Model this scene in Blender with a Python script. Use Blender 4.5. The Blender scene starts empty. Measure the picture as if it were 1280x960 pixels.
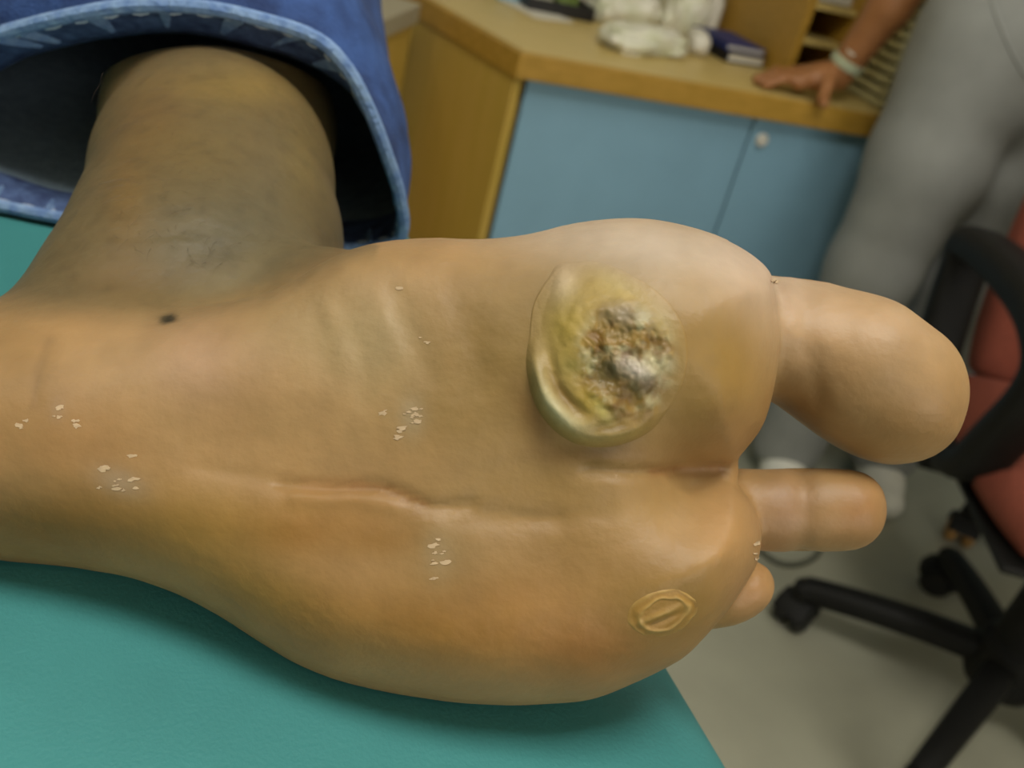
import bpy, bmesh, math, random
import numpy as np
from mathutils import Vector, Matrix
from mathutils.bvhtree import BVHTree

random.seed(4); RNG = np.random.default_rng(7)
scene = bpy.context.scene
COL = scene.collection

# ------------------------------------------------------------------ camera, world, lights
F = 1256.0; PITCH = math.radians(29); ROLL = math.radians(15)
CAM = np.array([0.0, 0.0, 1.10])
fw = np.array([0, math.cos(PITCH), -math.sin(PITCH)])
_r0 = np.array([1.0, 0, 0]); _u0 = np.cross(_r0, fw)
up = math.cos(ROLL) * _u0 - math.sin(ROLL) * _r0
rt = math.cos(ROLL) * _r0 + math.sin(ROLL) * _u0
cd = bpy.data.cameras.new('camera'); cam = bpy.data.objects.new('camera', cd); COL.objects.link(cam)
cam.matrix_world = Matrix(((rt[0], up[0], -fw[0], CAM[0]), (rt[1], up[1], -fw[1], CAM[1]), (rt[2], up[2], -fw[2], CAM[2]), (0, 0, 0, 1)))
cd.sensor_width = 36.0; cd.lens = 36.0 * F / 1280.0; cd.clip_start = 0.01; cd.clip_end = 50
cd.dof.use_dof = True; cd.dof.focus_distance = 0.207; cd.dof.aperture_fstop = 36.0 * F / 1280.0 / 1.9
scene.camera = cam

world = bpy.data.worlds.new('world'); scene.world = world; world.use_nodes = True
world.node_tree.nodes['Background'].inputs[0].default_value = (1.0, 0.93, 0.80, 1)
world.node_tree.nodes['Background'].inputs[1].default_value = 0.05
vs = scene.view_settings; vs.view_transform = 'Standard'; vs.look = 'None'; vs.gamma = 1.0; vs.use_curve_mapping = False
vs.exposure = -0.45
CEIL = 2.65
LAMPS = [(0.15, -0.08, 33.0), (0.95, 1.25, 9.0), (-1.3, 0.0, 8.0)]    # ceiling panels: x, y, power
FILL = 13.0                                                             # fill light from an added window behind the viewer
LIGHT_COLOR = (1.0, 0.96, 0.88)

# ------------------------------------------------------------------ helpers
def ray(x, y): return fw + (x - 640) / F * rt - (y - 480) / F * up
def at(x, y, dep): return CAM + dep * ray(x, y)
def onz(x, y, z): v = ray(x, y); return CAM + v * ((z - CAM[2]) / v[2])
def ony(x, y, Y): v = ray(x, y); return CAM + v * (Y / v[1])
def project(P):
    q = P - CAM; z = q @ fw
    return 640 + F * (q @ rt) / z, 480 - F * (q @ up) / z, z
def lin(c):
    c = np.asarray(c, float) / 255.0
    return np.where(c <= 0.04045, c / 12.92, ((c + 0.055) / 1.055) ** 2.4)
def hash3(i, j, k, s):
    n = (i * 374761393 + j * 668265263 + k * 2147483647 + s * 1274126177) & 0xFFFFFFFF
    n = ((n ^ (n >> 13)) * 1274126177) & 0xFFFFFFFF
    return ((n ^ (n >> 16)) & 0xFFFF) / 65535.0
def vnoise(P, s=0):
    P = np.asarray(P, float); i = np.floor(P).astype(np.int64); t = P - i; t = t * t * (3 - 2 * t)
    r = 0
    for a in (0, 1):
        for b in (0, 1):
            for c in (0, 1):
                w = (t[..., 0] if a else 1 - t[..., 0]) * (t[..., 1] if b else 1 - t[..., 1]) * (t[..., 2] if c else 1 - t[..., 2])
                r = r + w * hash3(i[..., 0] + a, i[..., 1] + b, i[..., 2] + c, s)
    return r * 2 - 1
def fbm(P, oct=3, s=0):
    P = np.asarray(P, float); r = 0; a = 1.0
    for o in range(oct):
        r = r + a * vnoise(P * 2 ** o, s + o); a *= 0.5
    return r
def sstep(a, b, x):
    t = np.clip((x - a) / (b - a), 0, 1); return t * t * (3 - 2 * t)

MATS = {}
def mat(name, color, rough=0.5, var=0.12, scale=8.0, bump=0.0, bscale=60.0, stretch=(1, 1, 1), metal=0.0, spec=0.5, attr=None, sss=0.0,
        sss_r=(0.01, 0.004, 0.002), emit=None, trans=0.0, color2=None, coat=0.0):
    m = bpy.data.materials.new(name); m.use_nodes = True; nt = m.node_tree; b = nt.nodes['Principled BSDF']
    tc = nt.nodes.new('ShaderNodeTexCoord'); mp = nt.nodes.new('ShaderNodeMapping'); mp.inputs['Scale'].default_value = stretch
    nt.links.new(tc.outputs['Object'], mp.inputs[0])
    n = nt.nodes.new('ShaderNodeTexNoise'); n.inputs['Scale'].default_value = scale; n.inputs['Detail'].default_value = 5
    nt.links.new(mp.outputs[0], n.inputs['Vector'])
    mix = nt.nodes.new('ShaderNodeMix'); mix.data_type = 'RGBA'; mix.blend_type = 'MIX'
    c = tuple(lin(color)); c2 = tuple(lin(color2)) if color2 is not None else None
    if attr:
        at_ = nt.nodes.new('ShaderNodeVertexColor'); at_.layer_name = attr
        mix.blend_type = 'MULTIPLY'; mix.inputs[0].default_value = 1.0
        rmp = nt.nodes.new('ShaderNodeMapRange'); rmp.inputs[3].default_value = 1 - var; rmp.inputs[4].default_value = 1 + var
        rmp.inputs[1].default_value = 0.25; rmp.inputs[2].default_value = 0.75
        nt.links.new(n.outputs[0], rmp.inputs[0]); nt.links.new(at_.outputs[0], mix.inputs[6]); nt.links.new(rmp.outputs[0], mix.inputs[7])
    else:
        if c2 is None:
            mix.inputs[6].default_value = tuple(x * (1 - var) for x in c) + (1,); mix.inputs[7].default_value = tuple(min(1, x * (1 + var)) for x in c) + (1,)
        else:
            mix.inputs[6].default_value = c + (1,); mix.inputs[7].default_value = c2 + (1,)
        rmp = nt.nodes.new('ShaderNodeMapRange'); rmp.inputs[1].default_value = 0.3; rmp.inputs[2].default_value = 0.7
        nt.links.new(n.outputs[0], rmp.inputs[0]); nt.links.new(rmp.outputs[0], mix.inputs[0])
    nt.links.new(mix.outputs[2], b.inputs['Base Color'])
    b.inputs['Roughness'].default_value = rough; b.inputs['Metallic'].default_value = metal; b.inputs['Specular IOR Level'].default_value = spec
    b.inputs['Coat Weight'].default_value = coat
    if sss: b.inputs['Subsurface Weight'].default_value = sss; b.inputs['Subsurface Radius'].default_value = (1, 0.4, 0.2); b.inputs['Subsurface Scale'].default_value = sss_r[0]
    if trans: b.inputs['Transmission Weight'].default_value = trans
    if emit: b.inputs['Emission Color'].default_value = emit[0] + (1,); b.inputs['Emission Strength'].default_value = emit[1]
    if bump:
        n2 = nt.nodes.new('ShaderNodeTexNoise'); n2.inputs['Scale'].default_value = bscale; n2.inputs['Detail'].default_value = 4
        nt.links.new(mp.outputs[0], n2.inputs['Vector'])
        bp = nt.nodes.new('ShaderNodeBump'); bp.inputs['Strength'].default_value = bump; bp.inputs['Distance'].default_value = 0.002
        nt.links.new(n2.outputs[0], bp.inputs['Height']); nt.links.new(bp.outputs[0], b.inputs['Normal'])
    MATS[name] = m; return m

def tag(o, label=None, cat=None, group=None, kind=None):
    if label: o['label'] = label
    if cat: o['category'] = cat
    if group: o['group'] = group
    if kind: o['kind'] = kind
    return o
def empty(name, loc=(0, 0, 0), rz=0.0):
    o = bpy.data.objects.new(name, None); COL.objects.link(o); o.location = loc; o.rotation_euler = (0, 0, rz); o.empty_display_size = 0.05
    return o
def link(name, me, m, parent=None, loc=None, rz=None, smooth=False):
    o = bpy.data.objects.new(name, me); COL.objects.link(o)
    if m is not None and len(me.materials) == 0:
        for x in (m if isinstance(m, (list, tuple)) else [m]): me.materials.append(x)
    if parent: o.parent = parent
    if loc is not None: o.location = loc
    if rz is not None: o.rotation_euler = (0, 0, rz)
    if smooth: me.polygons.foreach_set('use_smooth', np.ones(len(me.polygons), bool))
    return o
def pydata(name, V, Fc, m, parent=None, loc=(0, 0, 0), smooth=True, colors=None, matidx=None):
    """mesh from world (or parent-local) vertices; loc is subtracted so that the origin sits there"""
    V = np.asarray(V, float) - np.asarray(loc, float)
    me = bpy.data.meshes.new(name)
    me.from_pydata(V.tolist(), [], Fc if isinstance(Fc, list) else Fc.tolist()); me.update()
    if colors is not None:
        a = me.color_attributes.new('Col', 'FLOAT_COLOR', 'POINT')
        a.data.foreach_set('color', np.c_[colors, np.ones(len(colors))].astype(np.float32).ravel())
    o = link(name, me, m, parent, loc, smooth=smooth)
    if matidx is not None: me.polygons.foreach_set('material_index', np.asarray(matidx, np.int32))
    return o
class MB:
    """collects boxes / prisms / tubes / lathes into ONE mesh"""
    def __init__(s): s.bm = bmesh.new()
    def box(s, c, size, rz=0.0, bevel=0.0, seg=2, M=None):
        r = bmesh.ops.create_cube(s.bm, size=1.0); vs_ = r['verts']
        mm = Matrix.Translation(c) @ (M if M is not None else Matrix.Rotation(rz, 4, 'Z')) @ Matrix.Diagonal((*size, 1))
        bmesh.ops.transform(s.bm, matrix=mm, verts=vs_)
        if bevel:
            es = list({e for v in vs_ for e in v.link_edges}); bmesh.ops.bevel(s.bm, geom=es, offset=bevel, segments=seg, profile=0.5, affect='EDGES', clamp_overlap=True)
        return s
    def prism(s, pts, z0, z1, bevel=0.0):
        n = len(pts); lo = [s.bm.verts.new((p[0], p[1], z0)) for p in pts]; hi = [s.bm.verts.new((p[0], p[1], z1)) for p in pts]
        fs = [s.bm.faces.new(lo[::-1]), s.bm.faces.new(hi)] + [s.bm.faces.new((lo[i], lo[(i + 1) % n], hi[(i + 1) % n], hi[i])) for i in range(n)]
        if bevel:
            es = list({e for f in fs for e in f.edges}); bmesh.ops.bevel(s.bm, geom=es, offset=bevel, segments=2, profile=0.5, affect='EDGES', clamp_overlap=True)
        return s
    def tube(s, pts, r, seg=12, closed=False, flat=None, cap=True):
        """round tube along pts; r scalar or list; flat=(axis, half width) makes the section an ellipse"""
        P = [Vector(p) for p in pts]; n = len(P); R = r if isinstance(r, (list, tuple)) else [r] * n; rings = []
        ref = None
        for i in range(n):
            a = P[(i - 1) % n] if (closed or i > 0) else P[i]; b = P[(i + 1) % n] if (closed or i < n - 1) else P[i]
            t = (b - a).normalized()
            if flat: u = Vector(flat[0]); u = (u - t * u.dot(t)).normalized()
            else:
                u = ref if ref is not None else (Vector((0, 0, 1)) if abs(t.z) < 0.9 else Vector((1, 0, 0)))
                u = (u - t * u.dot(t)).normalized(); ref = u
            w = t.cross(u)
            ru = flat[1] if flat else R[i]
            ring = []
            for k in range(seg):
                th = 2 * math.pi * k / seg; cu, cw = math.cos(th), math.sin(th)
                if flat: cu = math.copysign(abs(cu) ** 0.6, cu); cw = math.copysign(abs(cw) ** 0.6, cw)
                ring.append(s.bm.verts.new(P[i] + u * ru * cu + w * R[i] * cw))
            rings.append(ring)
        for i in range(n if closed else n - 1):
            A, B = rings[i], rings[(i + 1) % n]
            for k in range(seg): s.bm.faces.new((A[k], A[(k + 1) % seg], B[(k + 1) % seg], B[k]))
        if not closed and cap: s.bm.faces.new(rings[0][::-1]); s.bm.faces.new(rings[-1])
        return s
    def lathe(s, prof, c=(0, 0, 0), seg=24, M=None):
        rings = []; M = M or Matrix.Identity(4)
        for (r, z) in prof: rings.append([s.bm.verts.new(Vector(c) + (M @ Vector((r * math.cos(2 * math.pi * k / seg), r * math.sin(2 * math.pi * k / seg), z)))) for k in range(seg)])
        for A, B in zip(rings, rings[1:]):
            for k in range(seg): s.bm.faces.new((A[k], A[(k + 1) % seg], B[(k + 1) % seg], B[k]))
        s.bm.faces.new(rings[0][::-1]); s.bm.faces.new(rings[-1]); return s
    def build(s, name, m, parent=None, loc=None, rz=None, smooth=False):
        bmesh.ops.recalc_face_normals(s.bm, faces=s.bm.faces[:])
        me = bpy.data.meshes.new(name); s.bm.to_mesh(me); s.bm.free()
        o = link(name, me, m, parent, loc, rz, smooth)
        if smooth: me.set_sharp_from_angle(angle=math.radians(40))
        return o
def catmull(P, n, closed=True):
    P = np.asarray(P, float); N = len(P); segs = N if closed else N - 1
    t = np.linspace(0, segs, n, endpoint=not closed); i = np.minimum(np.floor(t).astype(int), segs - 1); f = (t - i)[:, None]
    g = (lambda k: P[(i + k) % N]) if closed else (lambda k: P[np.clip(i + k, 0, N - 1)])
    a, b, c, d = g(-1), g(0), g(1), g(2)
    return 0.5 * ((2 * b) + (c - a) * f + (2 * a - 5 * b + 4 * c - d) * f ** 2 + (3 * b - a - 3 * c + d) * f ** 3)

def surface_nets(phi, org, h):
    """isosurface phi = 0 as quads (one vertex for each mixed cell)"""
    s = phi < 0; nx, ny, nz = phi.shape
    cnt = np.zeros((nx - 1, ny - 1, nz - 1), np.int8)
    for a in (0, 1):
        for b in (0, 1):
            for c in (0, 1): cnt += s[a:nx - 1 + a, b:ny - 1 + b, c:nz - 1 + c]
    I, J, K = np.nonzero((cnt > 0) & (cnt < 8)); idx = np.full(cnt.shape, -1, np.int64); idx[I, J, K] = np.arange(len(I))
    acc = np.zeros((len(I), 3)); num = np.zeros(len(I))
    cor = [(a, b, c) for a in (0, 1) for b in (0, 1) for c in (0, 1)]
    val = {q: phi[I + q[0], J + q[1], K + q[2]] for q in cor}
    for q in cor:
        for ax in range(3):
            if q[ax]: continue
            p = list(q); p[ax] = 1; p = tuple(p); x = (val[q] < 0) != (val[p] < 0)
            t = np.where(x, val[q] / np.where(x, val[q] - val[p], 1), 0)
            e = np.tile(np.array(q, float), (len(I), 1)); e[:, ax] += t
            acc += e * x[:, None]; num += x
    V = (np.c_[I, J, K] + acc / num[:, None]) * h + np.asarray(org); Q = []
    for ax in range(3):
        sl0 = [slice(None)] * 3; sl1 = [slice(None)] * 3; sl0[ax] = slice(0, -1); sl1[ax] = slice(1, None)
        a = s[tuple(sl0)]; b = s[tuple(sl1)]; x = a != b
        o1, o2 = [(1, 2), (2, 0), (0, 1)][ax]
        i = np.stack(np.nonzero(x), 1); ok = (i[:, o1] > 0) & (i[:, o2] > 0) & (i[:, o1] < phi.shape[o1] - 1) & (i[:, o2] < phi.shape[o2] - 1); i = i[ok]
        fl = a[tuple(i.T)]
        def g(d1, d2):
            j = i.copy(); j[:, o1] -= d1; j[:, o2] -= d2; return idx[tuple(j.T)]
        q = np.stack([g(1, 1), g(0, 1), g(0, 0), g(1, 0)], 1); q[fl] = q[fl][:, ::-1]; Q.append(q)
    return V, np.concatenate(Q)
def relax(V, Q, it=2, lam=0.5):
    E = np.concatenate([Q[:, [0, 1]], Q[:, [1, 2]], Q[:, [2, 3]], Q[:, [3, 0]]]); n = len(V)
    d = np.bincount(E.ravel(), minlength=n).astype(float)
    for k in range(it * 2):
        S = np.stack([np.bincount(E[:, 0], V[E[:, 1], c], n) + np.bincount(E[:, 1], V[E[:, 0], c], n) for c in range(3)], 1) / np.maximum(d, 1)[:, None]
        V = V + (lam if k % 2 == 0 else -lam * 1.03) * (S - V)
    return V
def smin(a, b, k):
    h = np.clip(0.5 + 0.5 * (b - a) / k, 0, 1); return b + (a - b) * h - k * h * (1 - h)
class Field:
    """signed distances on a grid; every shape touches its own block only"""
    def __init__(s, lo, hi, h):
        s.lo = np.asarray(lo, float); s.h = h; s.n = np.ceil((np.asarray(hi) - s.lo) / h).astype(int) + 1
        s.ax = [s.lo[i] + h * np.arange(s.n[i]) for i in range(3)]; s.phi = np.full(s.n, 9.0, np.float32)
    def block(s, lo, hi, pad):
        a = np.clip(np.floor((np.asarray(lo) - pad - s.lo) / s.h).astype(int), 0, s.n - 1); b = np.clip(np.ceil((np.asarray(hi) + pad - s.lo) / s.h).astype(int) + 1, 1, s.n)
        sl = tuple(slice(a[i], b[i]) for i in range(3)); return sl, np.meshgrid(*[s.ax[i][sl[i]] for i in range(3)], indexing='ij')
    def add(s, fn, lo, hi, k, pad=None):
        sl, (X, Y, Z) = s.block(lo, hi, pad if pad is not None else 3 * k + 4 * s.h)
        if X.size: s.phi[sl] = smin(s.phi[sl], fn(X, Y, Z), k)
    def cone(s, a, b, ra, rb, k, sq=(1, 1, 1)):
        """tapered capsule a-b; sq divides the axes (flattened sections)"""
        a = np.asarray(a, float); b = np.asarray(b, float); q = np.asarray(sq, float); R = max(ra, rb) * q.max()
        aa, bb = a / q, b / q; d = bb - aa; L = max(d @ d, 1e-12)
        def fn(X, Y, Z):
            x, y, z = X / q[0] - aa[0], Y / q[1] - aa[1], Z / q[2] - aa[2]
            t = np.clip((x * d[0] + y * d[1] + z * d[2]) / L, 0, 1)
            return (np.sqrt((x - t * d[0]) ** 2 + (y - t * d[1]) ** 2 + (z - t * d[2]) ** 2) - (ra + (rb - ra) * t)) * q.min()
        s.add(fn, np.minimum(a, b) - R, np.maximum(a, b) + R, k)
    def chain(s, pts, rad, k, sq=(1, 1, 1)):
        for i in range(len(pts) - 1): s.cone(pts[i], pts[i + 1], rad[i], rad[i + 1], k, sq)
    def mesh(s, it=2):
        s.phi[0] = s.phi[-1] = 9; s.phi[:, 0] = s.phi[:, -1] = 9; s.phi[:, :, 0] = s.phi[:, :, -1] = 9
        V, Q = surface_nets(s.phi.astype(np.float64), s.lo, s.h); return relax(V, Q, it), Q

# ------------------------------------------------------------------ materials
mat('skin', (200, 150, 100), rough=0.5, var=0.07, scale=60, bump=0.18, bscale=220, attr='Col', sss=0.12, sss_r=(0.006,), spec=0.38)
mat('crust', (150, 140, 60), rough=0.5, var=0.06, scale=260, bump=0.15, bscale=420, attr='Col', spec=0.4)
mat('flake', (178, 154, 122), rough=0.8, var=0.1, scale=300)
mat('hair', (62, 46, 28), rough=0.5, var=0.1)
mat('denim', (16, 42, 88), rough=0.85, var=0.3, scale=70, bump=0.5, bscale=700, color2=(48, 80, 138))
mat('denim_inside', (120, 138, 152), rough=0.9, var=0.15, scale=200, bump=0.4, bscale=700)
mat('denim_hem', (34, 48, 90), rough=0.9, var=0.3, scale=160, bump=0.5, bscale=600, color2=(78, 100, 142))
mat('denim_worn', (128, 156, 192), rough=0.9, var=0.2, scale=220, bump=0.6, bscale=500, color2=(86, 116, 166))
mat('thread', (168, 180, 196), rough=0.8, var=0.1)
mat('vinyl_teal', (58, 124, 124), rough=0.5, var=0.06, scale=30, bump=0.12, bscale=900, spec=0.35)
mat('cream_metal', (200, 198, 188), rough=0.4, var=0.04)
mat('wood_top', (192, 170, 104), rough=0.38, var=0.14, scale=5, stretch=(1.2, 14, 14), bump=0.05, color2=(205, 180, 112))
mat('wood_edge', (158, 122, 38), rough=0.5, var=0.14, scale=6, stretch=(1.5, 12, 12), color2=(176, 136, 52))
mat('wood_panel', (178, 150, 62), rough=0.5, var=0.1, scale=5, stretch=(8, 8, 1.0), color2=(188, 156, 76))
mat('wood_dark_inside', (44, 28, 12), rough=0.7, var=0.2, scale=8)
mat('door_blue', (126, 165, 187), rough=0.45, var=0.04, scale=10)
mat('lock_metal', (214, 210, 198), rough=0.35, metal=0.2, var=0.05)
mat('floor_vinyl', (158, 157, 138), rough=0.42, var=0.06, scale=9, bump=0.05, bscale=40)
mat('wall_paint', (200, 196, 178), rough=0.8, var=0.03)
mat('ceiling_paint', (226, 224, 214), rough=0.9, var=0.02)
mat('black_plastic', (16, 16, 14), rough=0.6, var=0.15, scale=30, bump=0.1, bscale=400, spec=0.25)
mat('black_rubber', (14, 14, 13), rough=0.6, var=0.15)
mat('seat_fabric', (126, 62, 44), rough=0.9, var=0.12, scale=160, bump=0.5, bscale=600)
mat('laminate_grey', (158, 150, 126), rough=0.5, var=0.04)
mat('tan_wheel', (150, 112, 58), rough=0.6, var=0.1)
mat('steel', (150, 150, 150), rough=0.3, metal=1.0, var=0.05)
mat('scrub', (136, 138, 134), rough=0.85, var=0.05, scale=20, bump=0.25, bscale=300)
mat('tunic', (192, 182, 190), rough=0.85, var=0.05, scale=20, bump=0.25, bscale=300)
mat('skin_arm', (152, 102, 60), rough=0.5, var=0.08, scale=40, sss=0.05)
mat('hair_dark', (26, 18, 12), rough=0.6, var=0.2)
mat('shoe_white', (214, 212, 200), rough=0.5, var=0.05)
mat('paper_cream', (216, 208, 160), rough=0.7, var=0.06, scale=40)
mat('tray_cream', (206, 200, 150), rough=0.55, var=0.06, scale=30)
mat('paper_white', (214, 210, 196), rough=0.7, var=0.05)
mat('plastic_bag', (240, 237, 224), rough=0.35, var=0.14, scale=26, bump=0.5, bscale=90, color2=(206, 208, 176))
mat('green_print', (120, 140, 70), rough=0.5, var=0.2, scale=60)
mat('navy_cover', (30, 46, 110), rough=0.5, var=0.1)
mat('black_cover', (20, 20, 22), rough=0.5, var=0.15)
mat('blue_card', (120, 160, 178), rough=0.6, var=0.06)
mat('cable_grey', (82, 84, 70), rough=0.6, var=0.1)
mat('lamp_diffuser', (240, 240, 235), rough=0.6, var=0.01, emit=((1.0, 0.93, 0.8), 3.0))
mat('strap_green', (170, 178, 150), rough=0.4, var=0.2, scale=200)

# ------------------------------------------------------------------ the room (walls run with the counter)
YAW = math.radians(23.5)
T2 = np.array([math.cos(YAW), math.sin(YAW)]); N2 = np.array([-math.sin(YAW), math.cos(YAW)])
A0 = onz(651, 66, 0.75)[:2]                       # nearest corner of the counter
def cp(t, n, z=0.0):                              # counter frame: along the front edge, behind the front edge
    p = A0 + T2 * t + N2 * n; return np.array([p[0], p[1], z])
DEPTH = 0.66
def slab(name, t0, t1, n0, n1, z0, z1, m):
    c = cp((t0 + t1) / 2, (n0 + n1) / 2, (z0 + z1) / 2)
    o = MB().box((0, 0, 0), (t1 - t0, n1 - n0, z1 - z0)).build(name, MATS[m], None, c, YAW); tag(o, kind='structure'); return o
TL, TR, NB, NF = -2.3, 2.6, DEPTH + 0.02, -3.6
tag(slab('floor', TL - .1, TR + .1, NF - .1, NB + .1, -0.1, 0.0, 'floor_vinyl'), 'grey beige vinyl floor of the treatment room')
tag(slab('ceiling', TL - .1, TR + .1, NF - .1, NB + .1, CEIL, CEIL + 0.1, 'ceiling_paint'), 'off white ceiling of the treatment room')
tag(slab('wall_back', TL - .1, TR + .1, NB, NB + 0.1, 0, CEIL, 'wall_paint'), 'cream wall behind the wooden counter')
wf = slab('wall_front', TL - .1, TR + .1, NF - .1, NF, 0, CEIL, 'wall_paint'); tag(wf, 'cream wall with the added fill window, opposite the counter')
wn = empty('fill_window_1', cp(.3, NF, 1.45), YAW); tag(wn, 'added fill light made as a white framed window in the wall opposite the counter', kind='structure')
b = MB()
for s in (-1, 1): b.box((s * .92, .02, 0), (.06, .05, 1.26)); b.box((0, .02, s * .60), (1.78, .05, .06))
b.box((0, .02, 0), (.05, .05, 1.14)); b.build('fill_frame', MATS['cream_metal'], wn)
for s in (-1, 1): MB().box((s * .457, .012, 0), (.86, .008, 1.14)).build('pane', MATS['lamp_diffuser'], wn)
ld = bpy.data.lights.new('fill_light', 'AREA'); ld.shape = 'RECTANGLE'; ld.size = 1.75; ld.size_y = 1.14; ld.energy = FILL; ld.color = (0.96, 0.98, 1.0)  # soft frontal fill, added to brighten the sole and the hem interior
lo = bpy.data.objects.new('fill_light', ld); COL.objects.link(lo); lo.parent = wn; lo.location = (0, .05, 0); lo.rotation_euler = (math.pi / 2, 0, 0)
tag(slab('wall_left', TL - .1, TL, NF, NB, 0, CEIL, 'wall_paint'), 'cream side wall on the couch side of the room')
tag(slab('wall_right', TR, TR + .1, NF, NB, 0, CEIL, 'wall_paint'), 'cream side wall on the chair side of the room')

for i, (x, y, pw) in enumerate(LAMPS):
    o = empty('ceiling_light', (x, y, CEIL), YAW)
    tag(o, ['square ceiling light panel above the end of the couch', 'square ceiling light panel above the swivel chair', 'square ceiling light panel near the side wall'][i], 'ceiling light', 'ceiling light panels')
    b = MB()
    for s in (-1, 1): b.box((s * .305, 0, -.02), (.03, .64, .04)); b.box((0, s * .305, -.02), (.58, .03, .04))
    b.build('frame', MATS['cream_metal'], o); MB().box((0, 0, -.008), (.58, .58, .014)).build('diffuser', MATS['lamp_diffuser'], o)
    ld = bpy.data.lights.new('panel_lamp', 'AREA'); ld.shape = 'SQUARE'; ld.size = 0.56; ld.energy = pw; ld.color = LIGHT_COLOR
    lo = bpy.data.objects.new('panel_lamp', ld); COL.objects.link(lo); lo.parent = o; lo.location = (0, 0, -.025)

# ------------------------------------------------------------------ counter with blue doors
L2 = onz(545, 5, 0.75)[:2] - A0; L2 = L2 / np.linalg.norm(L2)            # left edge of the worktop
L2len = (DEPTH - 0.005) / (L2 @ N2)
def lp(s, n, z=0.0):                                                      # along the left edge, inwards
    inn = np.array([L2[1], -L2[0]]); p = A0 + L2 * s + inn * n; return np.array([p[0], p[1], z])
W2 = np.array([-0.08, -1.0]); W2 /= np.linalg.norm(W2)                   # the side desk's front
bay = A0 + L2 * 0.335
top_o = MB().prism([cp(0, 0)[:2], cp(2.4, 0)[:2], cp(2.4, DEPTH - .005)[:2], (A0 + L2 * L2len)], 0.708, 0.75, 0.004)
wt = empty('worktop', cp(0, 0)); tag(wt, 'long light wooden worktop with a thick front edge above the blue doors', 'worktop')
def local(pts, o): return [(p[0] - o[0], p[1] - o[1]) for p in pts]
O = cp(0, 0)
MB().prism(local([cp(0.012, .018), cp(2.4, .018), cp(2.4, DEPTH - .005), lp(L2len, .012)], O), 0.711, 0.75, 0).build('top_board', MATS['wood_top'], wt)
MB().prism(local([cp(0, 0), cp(2.4, 0), cp(2.4, .018), cp(0.012, .018)], O), 0.706, 0.7495, 0.003).build('front_edge', MATS['wood_edge'], wt)
MB().prism(local([lp(0, 0), lp(0, .012), lp(L2len, .012), lp(L2len, 0)], O), 0.706, 0.7495, 0.003).build('side_edge', MATS['wood_edge'], wt)

SET = 0.03
cabs = [(0.032, 0.98, 2, 'blue door base cabinet with a round lock under the corner of the worktop'), (0.985, 1.9, 2, 'blue door base cabinet further along, behind the standing person')]
for ci, (t0, t1, nd, lab) in enumerate(cabs):
    c = empty('base_cabinet', cp(t0, SET), YAW); tag(c, lab, 'cabinet'); w = t1 - t0
    MB().box((w / 2, .30, .39), (w, .56, .62)).build('body', MATS['wood_panel'], c)
    MB().box((w / 2, .31, .04), (w, .50, .08)).build('plinth', MATS['wood_panel'], c)
    for k in range(nd):
        dw = w / nd; dx = dw * (k + .5)
        dd = MB().box((dx, .008, .392), (dw - .005, .018, .622), bevel=.0025).build('door', MATS['door_blue'], c)
        if k == 1 or ci:
            lx = dx - dw / 2 + .028
            MB().lathe([(.011, 0), (.013, .002), (.013, .006), (.010, .009), (.004, .009)], seg=20, M=Matrix.Rotation(math.pi / 2, 4, 'X')).build('lock', MATS['lock_metal'], dd, (lx, -.001, .662), smooth=True)
# wooden end panel below the side edge of the worktop, and the side desk that joins there
ep = empty('end_panel', lp(0, .03)); tag(ep, 'plain brown wooden end panel beside the blue door', 'panel'); Oe = lp(0, .03)
MB().prism(local([lp(.012, .008), lp(.012, .024), lp(L2len, .024), lp(L2len, .008)], Oe), 0.0, 0.706).build('board', MATS['wood_panel'], ep)
sd = empty('side_desk', (*bay, 0)); tag(sd, 'side desk with a grey top and brown wooden front, beside the jeans', 'desk')
inn = np.array([W2[1], -W2[0]])
if inn @ L2 < 0: inn = -inn
q = [bay, bay + W2 * .46, bay + W2 * .46 + inn * .5, bay + inn * .5 * 1.0 + L2 * .02]
MB().prism(local([p - L2 * 0 + W2 * .05 for p in q], (*bay, 0)), 0.712, 0.748, .003).build('top', MATS['laminate_grey'], sd)
MB().prism(local([bay + W2 * .05 + inn * .01, bay + W2 * .50 + inn * .01, bay + W2 * .50 + inn * .03, bay + W2 * .05 + inn * .03], (*bay, 0)), 0.0, 0.712).build('front_panel', MATS['wood_panel'], sd)
MB().prism(local([bay + W2 * .48 + inn * .03, bay + W2 * .50 + inn * .03, bay + W2 * .50 + inn * .48, bay + W2 * .48 + inn * .48], (*bay, 0)), 0.0, 0.712).build('side_panel', MATS['wood_panel'], sd)

# ------------------------------------------------------------------ couch
BZ = 0.931
bdir = np.array([-0.46, 0.89]); bdir /= np.linalg.norm(bdir); bn = np.array([-bdir[1], bdir[0]])     # along the couch, and to its left
e0 = onz(728, 885, BZ)[:2]
RB = 0.055; LENG = 1.42; WID = 0.68
borg = e0 - bdir * (0.165 / 1.0)                                     # near corner of the flat top on the open side
co = empty('exam_couch', (borg[0], borg[1], 0), math.atan2(bdir[1], bdir[0])); tag(co, 'examination couch covered in teal vinyl under the bare foot', 'couch')
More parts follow.
